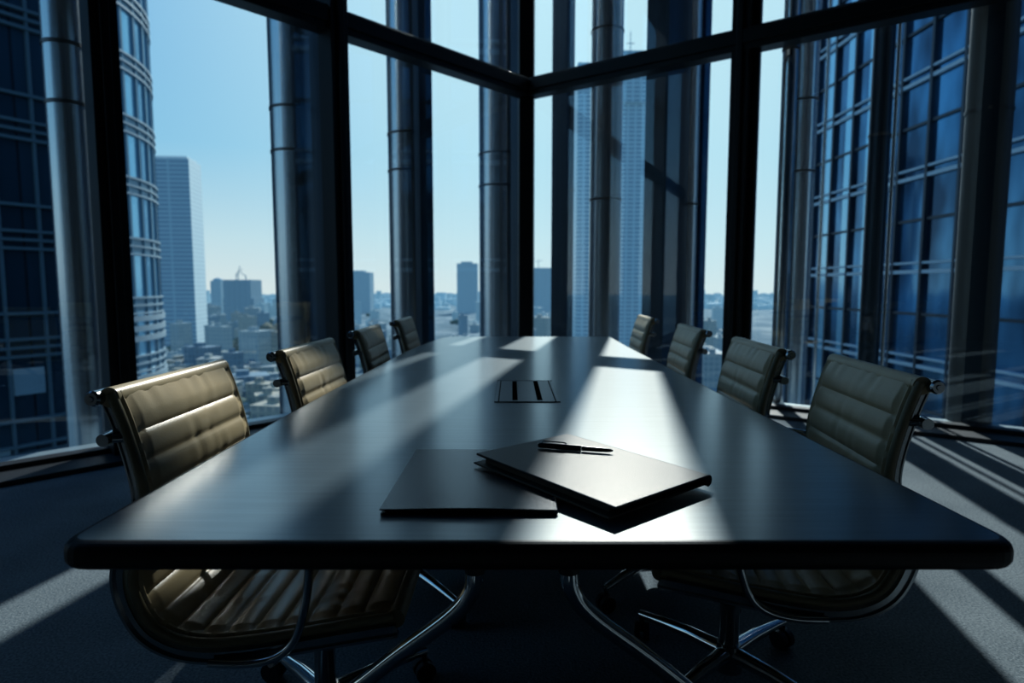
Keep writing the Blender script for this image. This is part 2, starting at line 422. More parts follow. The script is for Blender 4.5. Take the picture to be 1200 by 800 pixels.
# ------------------------------------------------------------ chairs
def offset_path(path, d):
    out = []
    for i, p in enumerate(path):
        a = path[max(i-1, 0)]; b = path[min(i+1, len(path)-1)]; t = (b-a).normalized()
        out.append(Vector((p.x + t.z*-1*-d if False else p.x - t.z*d, 0, p.z + t.x*d)))
    return out
def make_chair():
    t = bpy.data.objects.new('office_chair', None); t.empty_display_size = .1; link(t)
    # side rail path, x forward (to the table), origin under seat centre
    X0 = -.33
    key = [(0, .862), (.022, .80), (.043, .72), (.052, .66), (.047, .60), (.030, .545), (.020, .50), (.028, .45), (.056, .397), (.105, .366), (.17, .355), (.25, .361), (.35, .376), (.45, .394), (.545, .410)]
    path = catmull([(x+X0, 0, z) for x, z in key], 10)
    # arc length resample
    L = [0]
    for a, b in zip(path, path[1:]): L.append(L[-1]+(b-a).length)
    def at(s):
        s = max(0, min(L[-1], s))
        for i in range(len(L)-1):
            if L[i+1] >= s:
                k = (s-L[i])/max(1e-9, L[i+1]-L[i]); return path[i].lerp(path[i+1], k)
        return path[-1]
    total = L[-1]
    # --- leather sling
    NS, NY, HW = 200, 44, .228
    seams = [.0]
    s = .085
    while s < total-.03: seams.append(s); s += .056
    seams.append(total)
    rnd = random.Random(3)
    wr = [(rnd.uniform(-.16, .16), rnd.uniform(0, total), rnd.uniform(.02, .05), rnd.uniform(.03, .07), rnd.uniform(.6, 1)) for _ in range(26)]
    bm = bmesh.new(); front = []; back = []
    for i in range(NS+1):
        s = total*i/NS; p = at(s); a = at(s-.004); b = at(s+.004); T = (b-a).normalized()
        Nn = Vector((-T.z, 0, T.x))             # toward the sitter
        for k in range(len(seams)-1):
            if seams[k] <= s <= seams[k+1]+1e-9: break
        u = (s-seams[k])/(seams[k+1]-seams[k])
        rib = (max(0, 1-abs(2*u-1)**2.6))**.55 if (k or u > .5) else 1.0
        fr = []; bk = []
        for j in range(NY+1):
            y = -HW + 2*HW*j/NY; ay = abs(y)
            if ay > .211:                                        # hem band at each side
                v = (ay-.211)/(HW-.211); h = .017 + .007*math.sqrt(max(0, 1-(2*v-1)**2)) - .004*(v > .95)
            else:
                e = min(1, (.211-ay)/.014)
                h = .019 + .0095*rib*e**.5*min(1, .25+s*14) - .0035*(1-e)
                for wy, ws, wa, wl, st in wr:
                    d2 = ((y-wy)/wa)**2 + ((s-ws)/wl)**2
                    if d2 < 6: h -= .0022*st*math.exp(-d2)*math.cos((y-wy)*110)
            fr.append(bm.verts.new(p + Nn*h + Vector((0, y, 0))))
            bk.append(bm.verts.new(p + Nn*.002 + Vector((0, y, 0))))
        front.append(fr); back.append(bk)
    for i in range(NS):
        for j in range(NY):
            bm.faces.new((front[i][j], front[i][j+1], front[i+1][j+1], front[i+1][j]))
            bm.faces.new((back[i][j], back[i+1][j], back[i+1][j+1], back[i][j+1]))
        for j in (0, NY):
            bm.faces.new((front[i][j], front[i+1][j], back[i+1][j], back[i][j]))
    for i in (0, NS):
        for j in range(NY): bm.faces.new((front[i][j], back[i][j], back[i][j+1], front[i][j+1]))
    obj('leather_sling', bm, M['leather'], t, auto=60)
    # --- leather rolled over the top bar and the front bar
    bm = bmesh.new()
    tp = at(0); cyl(bm, (tp.x+.006, -HW, tp.z-.004), (tp.x+.006, HW, tp.z-.004), .0195, n=24)
    obj('top_roll', bm, M['leather'], t, auto=40)
    bm = bmesh.new(); fp = at(total); cyl(bm, (fp.x, -HW, fp.z+.006), (fp.x, HW, fp.z+.006), .0185, n=24)
    obj('front_roll', bm, M['leather_dk'], t, auto=40)
    # piped leather hem along each side
    for sy in (-1, 1):
        bm = bmesh.new(); hp = []
        for i in range(0, 101):
            s = total*i/100; p = at(s); T = (at(s+.004)-at(s-.004)).normalized(); hp.append(p+Vector((-T.z, 0, T.x))*.012+Vector((0, sy*(HW+.001), 0)))
        tube(bm, hp, .0095, 10); obj('side_hem', bm, M['leather_dk'], t, auto=50)
    # --- side rails: I-section cast aluminium
    for sy in (-1, 1):
        bm = bmesh.new(); y0 = sy*(HW-.001); prof = [(-.017, -.010), (-.017, .010), (-.011, .010), (-.011, .004), (.007, .004), (.007, .011), (.012, .011), (.012, -.011), (.007, -.011), (.007, -.004), (-.011, -.004), (-.011, -.010)]
        rings = []; K = 110
        for i in range(K+1):
            s = total*i/K; p = at(s); T = (at(s+.004)-at(s-.004)).normalized(); Nn = Vector((-T.z, 0, T.x))
            w_ = max(0, min(1, (s-.22)/.14)); w_ = w_*w_*(3-2*w_); k_ = .5+.4*w_
            rings.append([bm.verts.new(p+Nn*(a*k_-.008-.006*w_)+Vector((0, y0-sy*.007*(1-w_)+b*(.6+.4*w_), 0))) for a, b in prof])
        m_ = len(prof)
        for a, b in zip(rings, rings[1:]):
            for k in range(m_): bm.faces.new((a[k], a[(k+1) % m_], b[(k+1) % m_], b[k]))
        bm.faces.new(rings[0]); bm.faces.new(rings[-1][::-1])
        obj('side_rail', bm, M['chrome2'], t, auto=35)
        # knob on the end of the top bar
        bm = bmesh.new(); yk = sy*(HW+.003)
        cyl(bm, (tp.x-.016, yk-sy*.03, tp.z-.004), (tp.x-.016, yk+sy*.012, tp.z-.004), .0155, n=24)
        cyl(bm, (tp.x-.016, yk+sy*.012, tp.z-.004), (tp.x-.016, yk+sy*.017, tp.z-.004), .0155, .012, n=24)
        cyl(bm, (tp.x-.016, yk+sy*.017, tp.z-.004), (tp.x-.016, yk+sy*.020, tp.z-.004), .006, .005, n=16)
        obj('end_knob', bm, M['chrome2'], t, auto=35)
    # --- back spreader, bolted behind the rails, bowed
    bm = bmesh.new(); sp = at(.088)
    pts = catmull([(sp.x-.028, -.238, sp.z), (sp.x-.034, -.2, sp.z), (sp.x-.042, -.1, sp.z-.004), (sp.x-.044, 0, sp.z-.006), (sp.x-.042, .1, sp.z-.004), (sp.x-.034, .2, sp.z), (sp.x-.028, .238, sp.z)], 5)
    tube(bm, pts, .0125, 16); 
    for sy in (-1, 1):
        cyl(bm, (sp.x-.028, sy*.226, sp.z), (sp.x-.028, sy*.247, sp.z), .0135, .012, n=20)
        cyl(bm, (sp.x-.028, sy*.232, sp.z), (sp.x+.0, sy*.224, sp.z), .009, n=12)
    obj('back_spreader', bm, M['chrome2'], t, auto=35)
    # --- seat spreaders
    for s_ in (.62, .80):
        bm = bmesh.new(); q = at(s_)
        tube(bm, catmull([(q.x, -.221, q.z-.014), (q.x, -.15, q.z-.03), (q.x, 0, q.z-.04), (q.x, .15, q.z-.03), (q.x, .221, q.z-.014)], 5), [.013]*21, 14)
        obj('seat_spreader', bm, M['chrome2'], t, auto=35)
    # --- arms: flattened chrome loops outside the rails
    for sy in (-1, 1):
        y = sy*.262
        q = at(.56); r_ = at(.23)
        aa = [(.030, .243, .655), (.060, .258, .664), (.13, .268, .670), (.24, .270, .668), (.335, .270, .655), (.382, .268, .622), (.392, .266, .565), (.380, .264, .495), (.366, .262, .440), (.340, .257, .412), (.302, .252, .396), (.252, .244, .378), (.205, .236, .366), (.17, .230, .360)]
        pa = catmull([(x_+X0, sy*y_, z_) for x_, y_, z_ in aa], 6)
        bm = bmesh.new(); tube(bm, path, .0165, 18); q = obj('leg', bm, M['chrome'], table, auto=40)
        bm = bmesh.new(); e = path[-1]; cyl(bm, (e.x, e.y, .0), (e.x, e.y, .05), .026, .02, n=20); obj('foot', bm, M['black'], q, auto=30)

# ------------------------------------------------------------ chairs
def offset_path(path, d):
    out = []
    for i, p in enumerate(path):
        a = path[max(i-1, 0)]; b = path[min(i+1, len(path)-1)]; t = (b-a).normalized()
        out.append(Vector((p.x + t.z*-1*-d if False else p.x - t.z*d, 0, p.z + t.x*d)))
    return out
def make_chair():
    t = bpy.data.objects.new('office_chair', None); t.empty_display_size = .1; link(t)
    # side rail path, x forward (to the table), origin under seat centre
    X0 = -.33
    key = [(0, .862), (.022, .80), (.043, .72), (.052, .66), (.047, .60), (.030, .545), (.020, .50), (.028, .45), (.056, .397), (.105, .366), (.17, .355), (.25, .361), (.35, .376), (.45, .394), (.545, .410)]
    path = catmull([(x+X0, 0, z) for x, z in key], 10)
    # arc length resample
    L = [0]
    for a, b in zip(path, path[1:]): L.append(L[-1]+(b-a).length)
    def at(s):
        s = max(0, min(L[-1], s))
        for i in range(len(L)-1):
            if L[i+1] >= s:
                k = (s-L[i])/max(1e-9, L[i+1]-L[i]); return path[i].lerp(path[i+1], k)
        return path[-1]
    total = L[-1]
    # --- leather sling
    NS, NY, HW = 200, 44, .228
    seams = [.0]
    s = .085
    while s < total-.03: seams.append(s); s += .056
    seams.append(total)
    rnd = random.Random(3)
    wr = [(rnd.uniform(-.16, .16), rnd.uniform(0, total), rnd.uniform(.02, .05), rnd.uniform(.03, .07), rnd.uniform(.6, 1)) for _ in range(26)]
    bm = bmesh.new(); front = []; back = []
    for i in range(NS+1):
        s = total*i/NS; p = at(s); a = at(s-.004); b = at(s+.004); T = (b-a).normalized()
        Nn = Vector((-T.z, 0, T.x))             # toward the sitter
        for k in range(len(seams)-1):
            if seams[k] <= s <= seams[k+1]+1e-9: break
        u = (s-seams[k])/(seams[k+1]-seams[k])
        rib = (max(0, 1-abs(2*u-1)**2.6))**.55 if (k or u > .5) else 1.0
        fr = []; bk = []
        for j in range(NY+1):
            y = -HW + 2*HW*j/NY; ay = abs(y)
            if ay > .211:                                        # hem band at each side
                v = (ay-.211)/(HW-.211); h = .017 + .007*math.sqrt(max(0, 1-(2*v-1)**2)) - .004*(v > .95)
            else:
                e = min(1, (.211-ay)/.014)
                h = .019 + .0095*rib*e**.5*min(1, .25+s*14) - .0035*(1-e)
                for wy, ws, wa, wl, st in wr:
                    d2 = ((y-wy)/wa)**2 + ((s-ws)/wl)**2
                    if d2 < 6: h -= .0022*st*math.exp(-d2)*math.cos((y-wy)*110)
            fr.append(bm.verts.new(p + Nn*h + Vector((0, y, 0))))
            bk.append(bm.verts.new(p + Nn*.002 + Vector((0, y, 0))))
        front.append(fr); back.append(bk)
    for i in range(NS):
        for j in range(NY):
            bm.faces.new((front[i][j], front[i][j+1], front[i+1][j+1], front[i+1][j]))
            bm.faces.new((back[i][j], back[i+1][j], back[i+1][j+1], back[i][j+1]))
        for j in (0, NY):
            bm.faces.new((front[i][j], front[i+1][j], back[i+1][j], back[i][j]))
    for i in (0, NS):
        for j in range(NY): bm.faces.new((front[i][j], back[i][j], back[i][j+1], front[i][j+1]))
    obj('leather_sling', bm, M['leather'], t, auto=60)
    # --- leather rolled over the top bar and the front bar
    bm = bmesh.new()
    tp = at(0); cyl(bm, (tp.x+.006, -HW, tp.z-.004), (tp.x+.006, HW, tp.z-.004), .0195, n=24)
    obj('top_roll', bm, M['leather'], t, auto=40)
    bm = bmesh.new(); fp = at(total); cyl(bm, (fp.x, -HW, fp.z+.006), (fp.x, HW, fp.z+.006), .0185, n=24)
    obj('front_roll', bm, M['leather_dk'], t, auto=40)
    # piped leather hem along each side
    for sy in (-1, 1):
        bm = bmesh.new(); hp = []
        for i in range(0, 101):
            s = total*i/100; p = at(s); T = (at(s+.004)-at(s-.004)).normalized(); hp.append(p+Vector((-T.z, 0, T.x))*.012+Vector((0, sy*(HW+.001), 0)))
        tube(bm, hp, .0095, 10); obj('side_hem', bm, M['leather_dk'], t, auto=50)
    # --- side rails: I-section cast aluminium
    for sy in (-1, 1):
        bm = bmesh.new(); y0 = sy*(HW-.001); prof = [(-.017, -.010), (-.017, .010), (-.011, .010), (-.011, .004), (.007, .004), (.007, .011), (.012, .011), (.012, -.011), (.007, -.011), (.007, -.004), (-.011, -.004), (-.011, -.010)]
        rings = []; K = 110
        for i in range(K+1):
            s = total*i/K; p = at(s); T = (at(s+.004)-at(s-.004)).normalized(); Nn = Vector((-T.z, 0, T.x))
            w_ = max(0, min(1, (s-.22)/.14)); w_ = w_*w_*(3-2*w_); k_ = .5+.4*w_
            rings.append([bm.verts.new(p+Nn*(a*k_-.008-.006*w_)+Vector((0, y0-sy*.007*(1-w_)+b*(.6+.4*w_), 0))) for a, b in prof])
        m_ = len(prof)
        for a, b in zip(rings, rings[1:]):
            for k in range(m_): bm.faces.new((a[k], a[(k+1) % m_], b[(k+1) % m_], b[k]))
        bm.faces.new(rings[0]); bm.faces.new(rings[-1][::-1])
        obj('side_rail', bm, M['chrome2'], t, auto=35)
        # knob on the end of the top bar
        bm = bmesh.new(); yk = sy*(HW+.003)
        cyl(bm, (tp.x-.016, yk-sy*.03, tp.z-.004), (tp.x-.016, yk+sy*.012, tp.z-.004), .0155, n=24)
        cyl(bm, (tp.x-.016, yk+sy*.012, tp.z-.004), (tp.x-.016, yk+sy*.017, tp.z-.004), .0155, .012, n=24)
        cyl(bm, (tp.x-.016, yk+sy*.017, tp.z-.004), (tp.x-.016, yk+sy*.020, tp.z-.004), .006, .005, n=16)
        obj('end_knob', bm, M['chrome2'], t, auto=35)
    # --- back spreader, bolted behind the rails, bowed
    bm = bmesh.new(); sp = at(.088)
    pts = catmull([(sp.x-.028, -.238, sp.z), (sp.x-.034, -.2, sp.z), (sp.x-.042, -.1, sp.z-.004), (sp.x-.044, 0, sp.z-.006), (sp.x-.042, .1, sp.z-.004), (sp.x-.034, .2, sp.z), (sp.x-.028, .238, sp.z)], 5)
    tube(bm, pts, .0125, 16); 
    for sy in (-1, 1):
        cyl(bm, (sp.x-.028, sy*.226, sp.z), (sp.x-.028, sy*.247, sp.z), .0135, .012, n=20)
        cyl(bm, (sp.x-.028, sy*.232, sp.z), (sp.x+.0, sy*.224, sp.z), .009, n=12)
    obj('back_spreader', bm, M['chrome2'], t, auto=35)
    # --- seat spreaders
    for s_ in (.62, .80):
        bm = bmesh.new(); q = at(s_)
        tube(bm, catmull([(q.x, -.221, q.z-.014), (q.x, -.15, q.z-.03), (q.x, 0, q.z-.04), (q.x, .15, q.z-.03), (q.x, .221, q.z-.014)], 5), [.013]*21, 14)
        obj('seat_spreader', bm, M['chrome2'], t, auto=35)
    # --- arms: flattened chrome loops outside the rails
    for sy in (-1, 1):
        y = sy*.262
        q = at(.56); r_ = at(.23)
        pa = catmull([(r_.x-.012, sy*.243, r_.z-.005), (r_.x+.02, y, r_.z-.002), (r_.x+.10, y+sy*.008, r_.z+.006), (r_.x+.22, y+sy*.01, r_.z+.006), (r_.x+.305, y+sy*.01, r_.z-.012), (r_.x+.338, y+sy*.008, r_.z-.060), (r_.x+.335, y, r_.z-.13), (r_.x+.322, y, r_.z-.20), (r_.x+.30, y-sy*.004, r_.z-.255), (r_.x+.262, y-sy*.008, r_.z-.288), (r_.x+.20, sy*.25, r_.z-.303), (r_.x+.13, sy*.243, r_.z-.306)], 6)
        bm = bmesh.new(); tube(bm, pa, .0085, 14, flat=1.0); obj('arm', bm, M['chrome'], t, auto=50)
    # --- tilt housing, column, lever
    bm = bmesh.new()
    box(bm, -.105, .075, -.055, .055, .285, .345); box(bm, -.14, -.06, -.035, .035, .27, .325)
    box(bm, -.09, .09, -.035, .035, .34, .366)
    cyl(bm, (-.0, 0, .24), (0, 0, .30), .034, .045, n=24)
    obj('tilt_housing', bm, M['black'], t, bevel=.008)
    bm = bmesh.new(); tube(bm, catmull([(-.02, -.05, .30), (-.03, -.12, .302), (-.04, -.17, .298), (-.045, -.205, .306)], 5), [.005]*10+[.0065]*6, 12); obj('lever', bm, M['chrome2'], t, auto=40)
    bm = bmesh.new(); cyl(bm, (0, 0, .10), (0, 0, .26), .025, n=28); cyl(bm, (0, 0, .055), (0, 0, .125), .036, .030, n=28)
    obj('gas_column', bm, M['chrome2'], t, auto=30)
    for k in range(4):
        a = R(45+90*k); ca, sa = math.cos(a), math.sin(a)
        bm = bmesh.new()
        tube(bm, [(ca*.02, sa*.02, .10), (ca*.12, sa*.12, .098), (ca*.22, sa*.22, .088), (ca*.295, sa*.295, .078)], [.022, .018, .014, .011], 14, flat=1.0)
        lg = obj('base_leg', bm, M['chrome'], t, auto=50)
        bm = bmesh.new(); cx, cy = ca*.29, sa*.29; b2 = a+R(70+50*k); ux, uy = math.cos(b2), math.sin(b2)
        for w in (-.014, .014):
            cyl(bm, (cx+ux*(w-.008), cy+uy*(w-.008), .027), (cx+ux*(w+.008), cy+uy*(w+.008), .027), .027, n=22)
        cyl(bm, (cx, cy, .027), (cx, cy, .082), .008, n=12)
        obj('caster', bm, M['black'], lg, auto=35)
    return t
chair = make_chair()
spots = [  # knob-line x, centre y, yaw, label
 (-.775, 1.385, 0, 'olive-beige leather office chair nearest the camera on the left side of the table'),
 (-.698, 2.07, -2, 'second leather office chair from the camera on the left, against the city view'),
 (-.690, 2.90, 1, 'third leather office chair from the camera on the left of the table'),
 (-.662, 3.70, 0, 'farthest and smallest leather chair on the left of the table'),
 (.905, 1.52, 180-6, 'olive-beige leather office chair nearest the camera on the right side of the table'),
 (.855, 2.12, 180-3, 'second leather office chair from the camera on the right of the table'),
 (.872, 2.96, 180-3, 'third leather office chair from the camera on the right of the table'),
 (.865, 3.93, 180-2, 'farthest chair on the right of the table, thin and sunlit'),
]
for i, (kx, cy, yaw, lb) in enumerate(spots):
    c = chair if i == 0 else copy_tree(chair)
    a = R(yaw)
    # seat centre is .33 in front of the knob line
    c.location = (kx + .33*math.cos(a), cy + .33*math.sin(a), 0); c.rotation_euler = (0, 0, a)
    tag(c, lb, 'chair', 'leather office chairs along the table')

# ------------------------------------------------------------ papers and folders
fd = thing('document_folder', 'thin dark navy folder lying flat, partly under the thicker folio', 'folder', (-.064, 1.055, TOP), R(-.5))
def sheet(w, d, z0, z1, curve=0, nx=18, ny=6):
    bm = bmesh.new(); g = {}
    for k, z in enumerate((z0, z1)):
        for i in range(nx+1):
            for j in range(ny+1):
                x = -w/2+w*i/nx; y = -d/2+d*j/ny
                dz = curve*(math.sin(math.pi*i/nx)**1.5)*max(0, 1-(j/ny)*2.2)
                g[k, i, j] = bm.verts.new((x, y, z+dz))
    for i in range(nx):
        for j in range(ny):
            for k in (0, 1): bm.faces.new([g[k, a, b] for a, b in ((i, j), (i+1, j), (i+1, j+1), (i, j+1))])
    for i in range(nx):
        for j in (0, ny): bm.faces.new((g[0, i, j], g[0, i+1, j], g[1, i+1, j], g[1, i, j]))
    for j in range(ny):
        for i in (0, nx): bm.faces.new((g[0, i, j], g[0, i, j+1], g[1, i, j+1], g[1, i, j]))
    return bm
obj('back_cover', sheet(.262, .335, .0003, .0030), M['folder'], fd, auto=40)
obj('papers', sheet(.250, .322, .0030, .0055), M['folio_edge'], fd, auto=40)
obj('front_cover', sheet(.264, .337, .0068, .0092, .0022), M['folder'], fd, auto=40)
bm = bmesh.new(); tube(bm, [(.130, -.167, .0050), (.130, .167, .0050)], .0046, 10); obj('spine', bm, M['folder'], fd, auto=40)

ang = math.atan2(.246, -.203)      # long axis
fo = thing('leather_folio', 'thick black leather folio lying askew on the thin folder, half in sunlight', 'folder', (.1305, 1.056, TOP+.0105), 0)
fo.rotation_euler = (R(.0), R(1.2), R(-50.5))
# local: x = long (.32) toward the right/near corner, y = short (.23)
bm = bmesh.new(); box(bm, -.166, .164, -.124, .114, .000, .0035); obj('back_cover', bm, M['folio_edge'], fo, bevel=.0012)
bm = bmesh.new(); box(bm, -.150, .150, -.108, .106, .0036, .0125); obj('pages', bm, M['folio_edge'], fo)
bm = bmesh.new(); box(bm, -.166, .170, -.118, .116, .0150, .0195)
oo = obj('front_cover', bm, M['folio'], fo, bevel=.0015); oo.rotation_euler = (0, R(-.0), 0)
bm = bmesh.new()
tube(bm, [(-.160, .116, .0095), (.170, .116, .0095)], .0098, 20); obj('spine', bm, M['folio'], fo, auto=40)
# pen on the folio
pn = thing('pen', 'black ballpoint pen with a clip resting on the leather folio', 'pen', (.118, 1.130, TOP+.0375), R(-14))
pn.rotation_euler = (0, R(1.0), R(-13))
bm = bmesh.new(); tube(bm, [(-.070, 0, 0), (-.064, 0, 0), (-.02, 0, 0), (.012, 0, 0)], [.0035, .0052, .0058, .0056], 16); obj('barrel', bm, M['pen'], pn, auto=40)
bm = bmesh.new(); tube(bm, [(.013, 0, 0), (.05, 0, 0), (.064, 0, 0), (.071, 0, 0)], [.0048, .0042, .0034, .0014], 16); obj('cap', bm, M['pen'], pn, auto=40)
bm = bmesh.new(); tube(bm, [(-.064, 0, .0045), (-.060, 0, .0085), (-.02, 0, .0082), (-.016, 0, .0062)], .0012, 8); obj('clip', bm, M['chrome'], pn, auto=40)

# ------------------------------------------------------------ neighbouring towers
# dark building on the left
def local_building(name, label, cat, loc, rz=0, group=None): return thing(name, label, cat, loc, rz, group)
M['dk_glass'] = facade_mat('dark_curtain_glass', (.010, .030, .050), (.018, .048, .072), (.008, .014, .022), 1.25, 4.0, .05, .25, .3)
M['dk_band'] = P('grey_blue_bands', (.045, .085, .11), .5, emis=((.02, .06, .09), .1))  # faint emission added to the bands, no light source
M['dk_panel'] = P('glow_panels', (.12, .20, .25), .4, emis=((.08, .17, .22), .12))  # lighter window panels, their brightness painted with faint emission
ux = unit(.51, .86)
LB = thing('office_building', 'near dark glass office building with horizontal bands at the far left', 'building', (-18.8, 22, -60), math.atan2(ux[1], ux[0]))
# local x along facade (receding), local y to the left/outside
bm = bmesh.new(); box(bm, -18, 4.6, .0, 8, 0, 84); obj('curtain_wall', bm, M['dk_glass'], LB)
bm = bmesh.new()
for k in range(21):
    z = 2.4+4.0*k
    for dz in (0, .32, .64, 1.6): box(bm, -18, 4.7, -.18, .02, z+dz, z+dz+.11)
obj('floor_bands', bm, M['dk_band'], LB)
bm = bmesh.new(); rr = random.Random(5)
for k in range(20):
    for i in range(16):
        if rr.random() < .33:
            x = -17+i*1.25; box(bm, x+.1, x+1.1, -.06, .02, 5.0+4*k, 5.0+4*k+rr.choice((1.0, 2.0, 1.0)))
obj('window_panels', bm, M['dk_panel'], LB)
bm = bmesh.new()
for i in range(18): box(bm, -17+i*1.25-.05, -17+i*1.25+.05, -.13, .02, 0, 84)
obj('facade_mullions', bm, M['dk_band'], LB)

# curved tower
M['ct_glass'] = P('sky_blue_glass', (.20, .42, .58), .12, .75, emis=((.05, .13, .2), .35))  # faint blue glow given to the glass by emission
M['ct_dark'] = P('blue_spandrel', (.07, .15, .21), .3, .3, emis=((.03, .08, .12), .3))  # spandrels glow slightly through emission as well
M['ct_line'] = P('pale_metal_louvre', (.26, .34, .39), .5, .1)
CT = thing('office_tower', 'tall cylindrical blue glass tower with pale louvre rings', 'building', (-38.2, 42.6, -60))
bm = bmesh.new(); cyl(bm, (0, 0, 0), (0, 0, 112), 12, n=96); obj('curtain_wall', bm, M['ct_glass'], CT)
bm = bmesh.new(); 
for k in range(27):
    z = 4.1*k+1.9
    cyl(bm, (0, 0, z), (0, 0, z+.95), 12.05, n=96)
obj('spandrel_bands', bm, M['ct_dark'], CT, auto=30)
bm = bmesh.new()
for k in range(27):
    z = 4.1*k+1.7
    for dz in (0, .55, 1.1):
        cyl(bm, (0, 0, z+dz), (0, 0, z+dz+.13), 12.22, n=96)
for z in (57.2, 57.9, 58.6, 53.0, 53.7, 54.4):
    cyl(bm, (0, 0, z), (0, 0, z+.38), 12.3, n=96)
obj('louvre_rings', bm, M['ct_line'], CT, auto=30)
bm = bmesh.new(); 
for k in range(48):
    a = 2*math.pi*k/48; obox(bm, (12.05*math.cos(a), 12.05*math.sin(a)), (math.cos(a), math.sin(a)), .2, .22, 0, 112)
obj('facade_mullions', bm, M['ct_dark'], CT)
bm = bmesh.new(); cyl(bm, (0, 0, 0), (0, 0, 52.2), 12.4, n=96); obj('podium_cladding', bm, M['ct_line'], CT, auto=30)

# distant slab tower
hz = lambda c, k: ((c[0]*k, c[1]*k, c[2]*k), 1.0)
M['slab_front'] = facade_mat('slab_front', (.06, .12, .18), (.08, .15, .22), (.20, .30, .36), 500, 3.7, .95, .5, emis=((.08, .16, .22), .5))  # blue emission paints distance haze on the front
M['slab_side'] = facade_mat('slab_side', (.30, .38, .42), (.32, .40, .44), (.42, .50, .53), 500, 3.7, 1.2, .5, emis=((.20, .28, .32), .7))  # sunlit side painted paler than the front, haze as emission
ST = thing('high_rise', 'pale square high-rise office slab left of the open sky', 'building', (-296, 540, -60))
bm = bmesh.new(); prism(bm, [(-20, 0), (16, 3), (11, 34), (-20, 34)], 0, 171)
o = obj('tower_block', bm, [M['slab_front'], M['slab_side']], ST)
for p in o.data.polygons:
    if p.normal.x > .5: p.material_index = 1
bm = bmesh.new(); prism(bm, [(-18, 3), (13, 6), (9, 31), (-17, 30)], 171, 173.5); obj('roof_parapet', bm, M['slab_side'], ST)

# tall twin-step tower behind the right-hand columns
M['tt'] = facade_mat('tall_tower_grid', (.05, .11, .17), (.07, .15, .22), (.22, .33, .40), 6.0, 3.3, .75, .4, emis=((.09, .18, .24), .55))  # distance haze over the grid comes from blue emission
TT = thing('skyscraper', 'very tall grey-blue residential tower with stepped top and roof antennas', 'building', (56, 500, -60))
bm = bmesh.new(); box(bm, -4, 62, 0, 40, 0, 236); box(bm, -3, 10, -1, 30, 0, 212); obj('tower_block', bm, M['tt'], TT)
bm = bmesh.new(); box(bm, 10, 60, -3, 0, 205, 244); obj('crown', bm, M['tt'], TT)
bm = bmesh.new()
for x, h in ((20, 20), (30, 14), (38, 22)): cyl(bm, (x, 6, 236), (x, 6, 240+h), .5, .25, n=6); box(bm, x-3, x+3, 5.7, 6.3, 237+h*.7, 237.5+h*.7)
obj('antennas', bm, M['tt'], TT)

# blue glass tower on the right
def tower_glass():
    m, nt, out = new_mat('deep_blue_curtain_glass')
    b = nt.nodes.new('ShaderNodeBsdfPrincipled'); b.inputs['Metallic'].default_value = .8; b.inputs['Roughness'].default_value = .07
    tc = nt.nodes.new('ShaderNodeTexCoord'); mp = nt.nodes.new('ShaderNodeMapping'); mp.inputs['Scale'].default_value = (.55, .55, .22)
    nt.links.new(tc.outputs['Object'], mp.inputs[0])
    v = nt.nodes.new('ShaderNodeTexNoise'); v.inputs['Scale'].default_value = 1.0; v.inputs['Detail'].default_value = 2
    nt.links.new(mp.outputs[0], v.inputs['Vector'])
    cr = nt.nodes.new('ShaderNodeValToRGB'); e = cr.color_ramp.elements
    e[0].position = .35; e[0].color = (.012, .05, .10, 1); e[1].position = .68; e[1].color = (.09, .27, .46, 1)
    nt.links.new(v.outputs['Fac'], cr.inputs[0]); nt.links.new(cr.outputs[0], b.inputs['Base Color'])
    bp = nt.nodes.new('ShaderNodeBump'); bp.inputs['Strength'].default_value = .15; bp.inputs['Distance'].default_value = .08
    nt.links.new(v.outputs['Fac'], bp.inputs['Height']); nt.links.new(bp.outputs[0], b.inputs['Normal'])
    nt.links.new(b.outputs[0], out.inputs[0]); return m
M['bt_glass'] = tower_glass()
M['bt_light'] = P('pale_blue_glass', (.30, .55, .72), .1, .8)
M['bt_line'] = P('pale_slab_edge', (.42, .52, .58), .5, .2)
M['bt_dark'] = P('dark_mullion', (.02, .035, .05), .4, .5)
BT = thing('glass_tower', 'deep blue glass tower with pale floor lines filling the right side', 'building', (18, 0, -60))
face = [(0, -6)]
for y in range(-4, 39, 1): face.append((0, y*1.0))
for k in range(1, 10): a = R(10*k); face.append((6.5-6.5*math.cos(a), 38+6.5*math.sin(a)))
full = face + [(22, 44.5), (22, -6)]
bm = bmesh.new(); prism(bm, full, 0, 96); obj('curtain_wall', bm, M['bt_glass'], BT)
def ring_off(off):
    out = []
    for i, p in enumerate(face):
        a = face[max(0, i-1)]; b = face[min(len(face)-1, i+1)]; d = unit(b[0]-a[0], b[1]-a[1]); out.append((p[0]-d[1]*off, p[1]+d[0]*off))
    return out
def band(bm, z0, z1, off):
    A = ring_off(off); B = face
    for z in (z0, z1): pass
    va = [[bm.verts.new((*p, z)) for p in A] for z in (z0, z1)]; vb = [[bm.verts.new((*p, z)) for p in B] for z in (z0, z1)]
    for i in range(len(face)-1):
        bm.faces.new((va[0][i], va[0][i+1], va[1][i+1], va[1][i]))
        for k in (0, 1): bm.faces.new((va[k][i], va[k][i+1], vb[k][i+1], vb[k][i]))
bm = bmesh.new()
for k in range(23):
    z = 61.07-1.55-56+4.15*k
    band(bm, z, z+.16, .16); band(bm, z+.42, z+.52, .16)
obj('floor_lines', bm, M['bt_line'], BT)
bm = bmesh.new()
for k in range(23):
    z = 61.07-1.55-56+4.15*k+2.3
    band(bm, z, z+.12, .10)
obj('transom_lines', bm, M['bt_dark'], BT)
bm = bmesh.new(); fo_ = ring_off(.08)
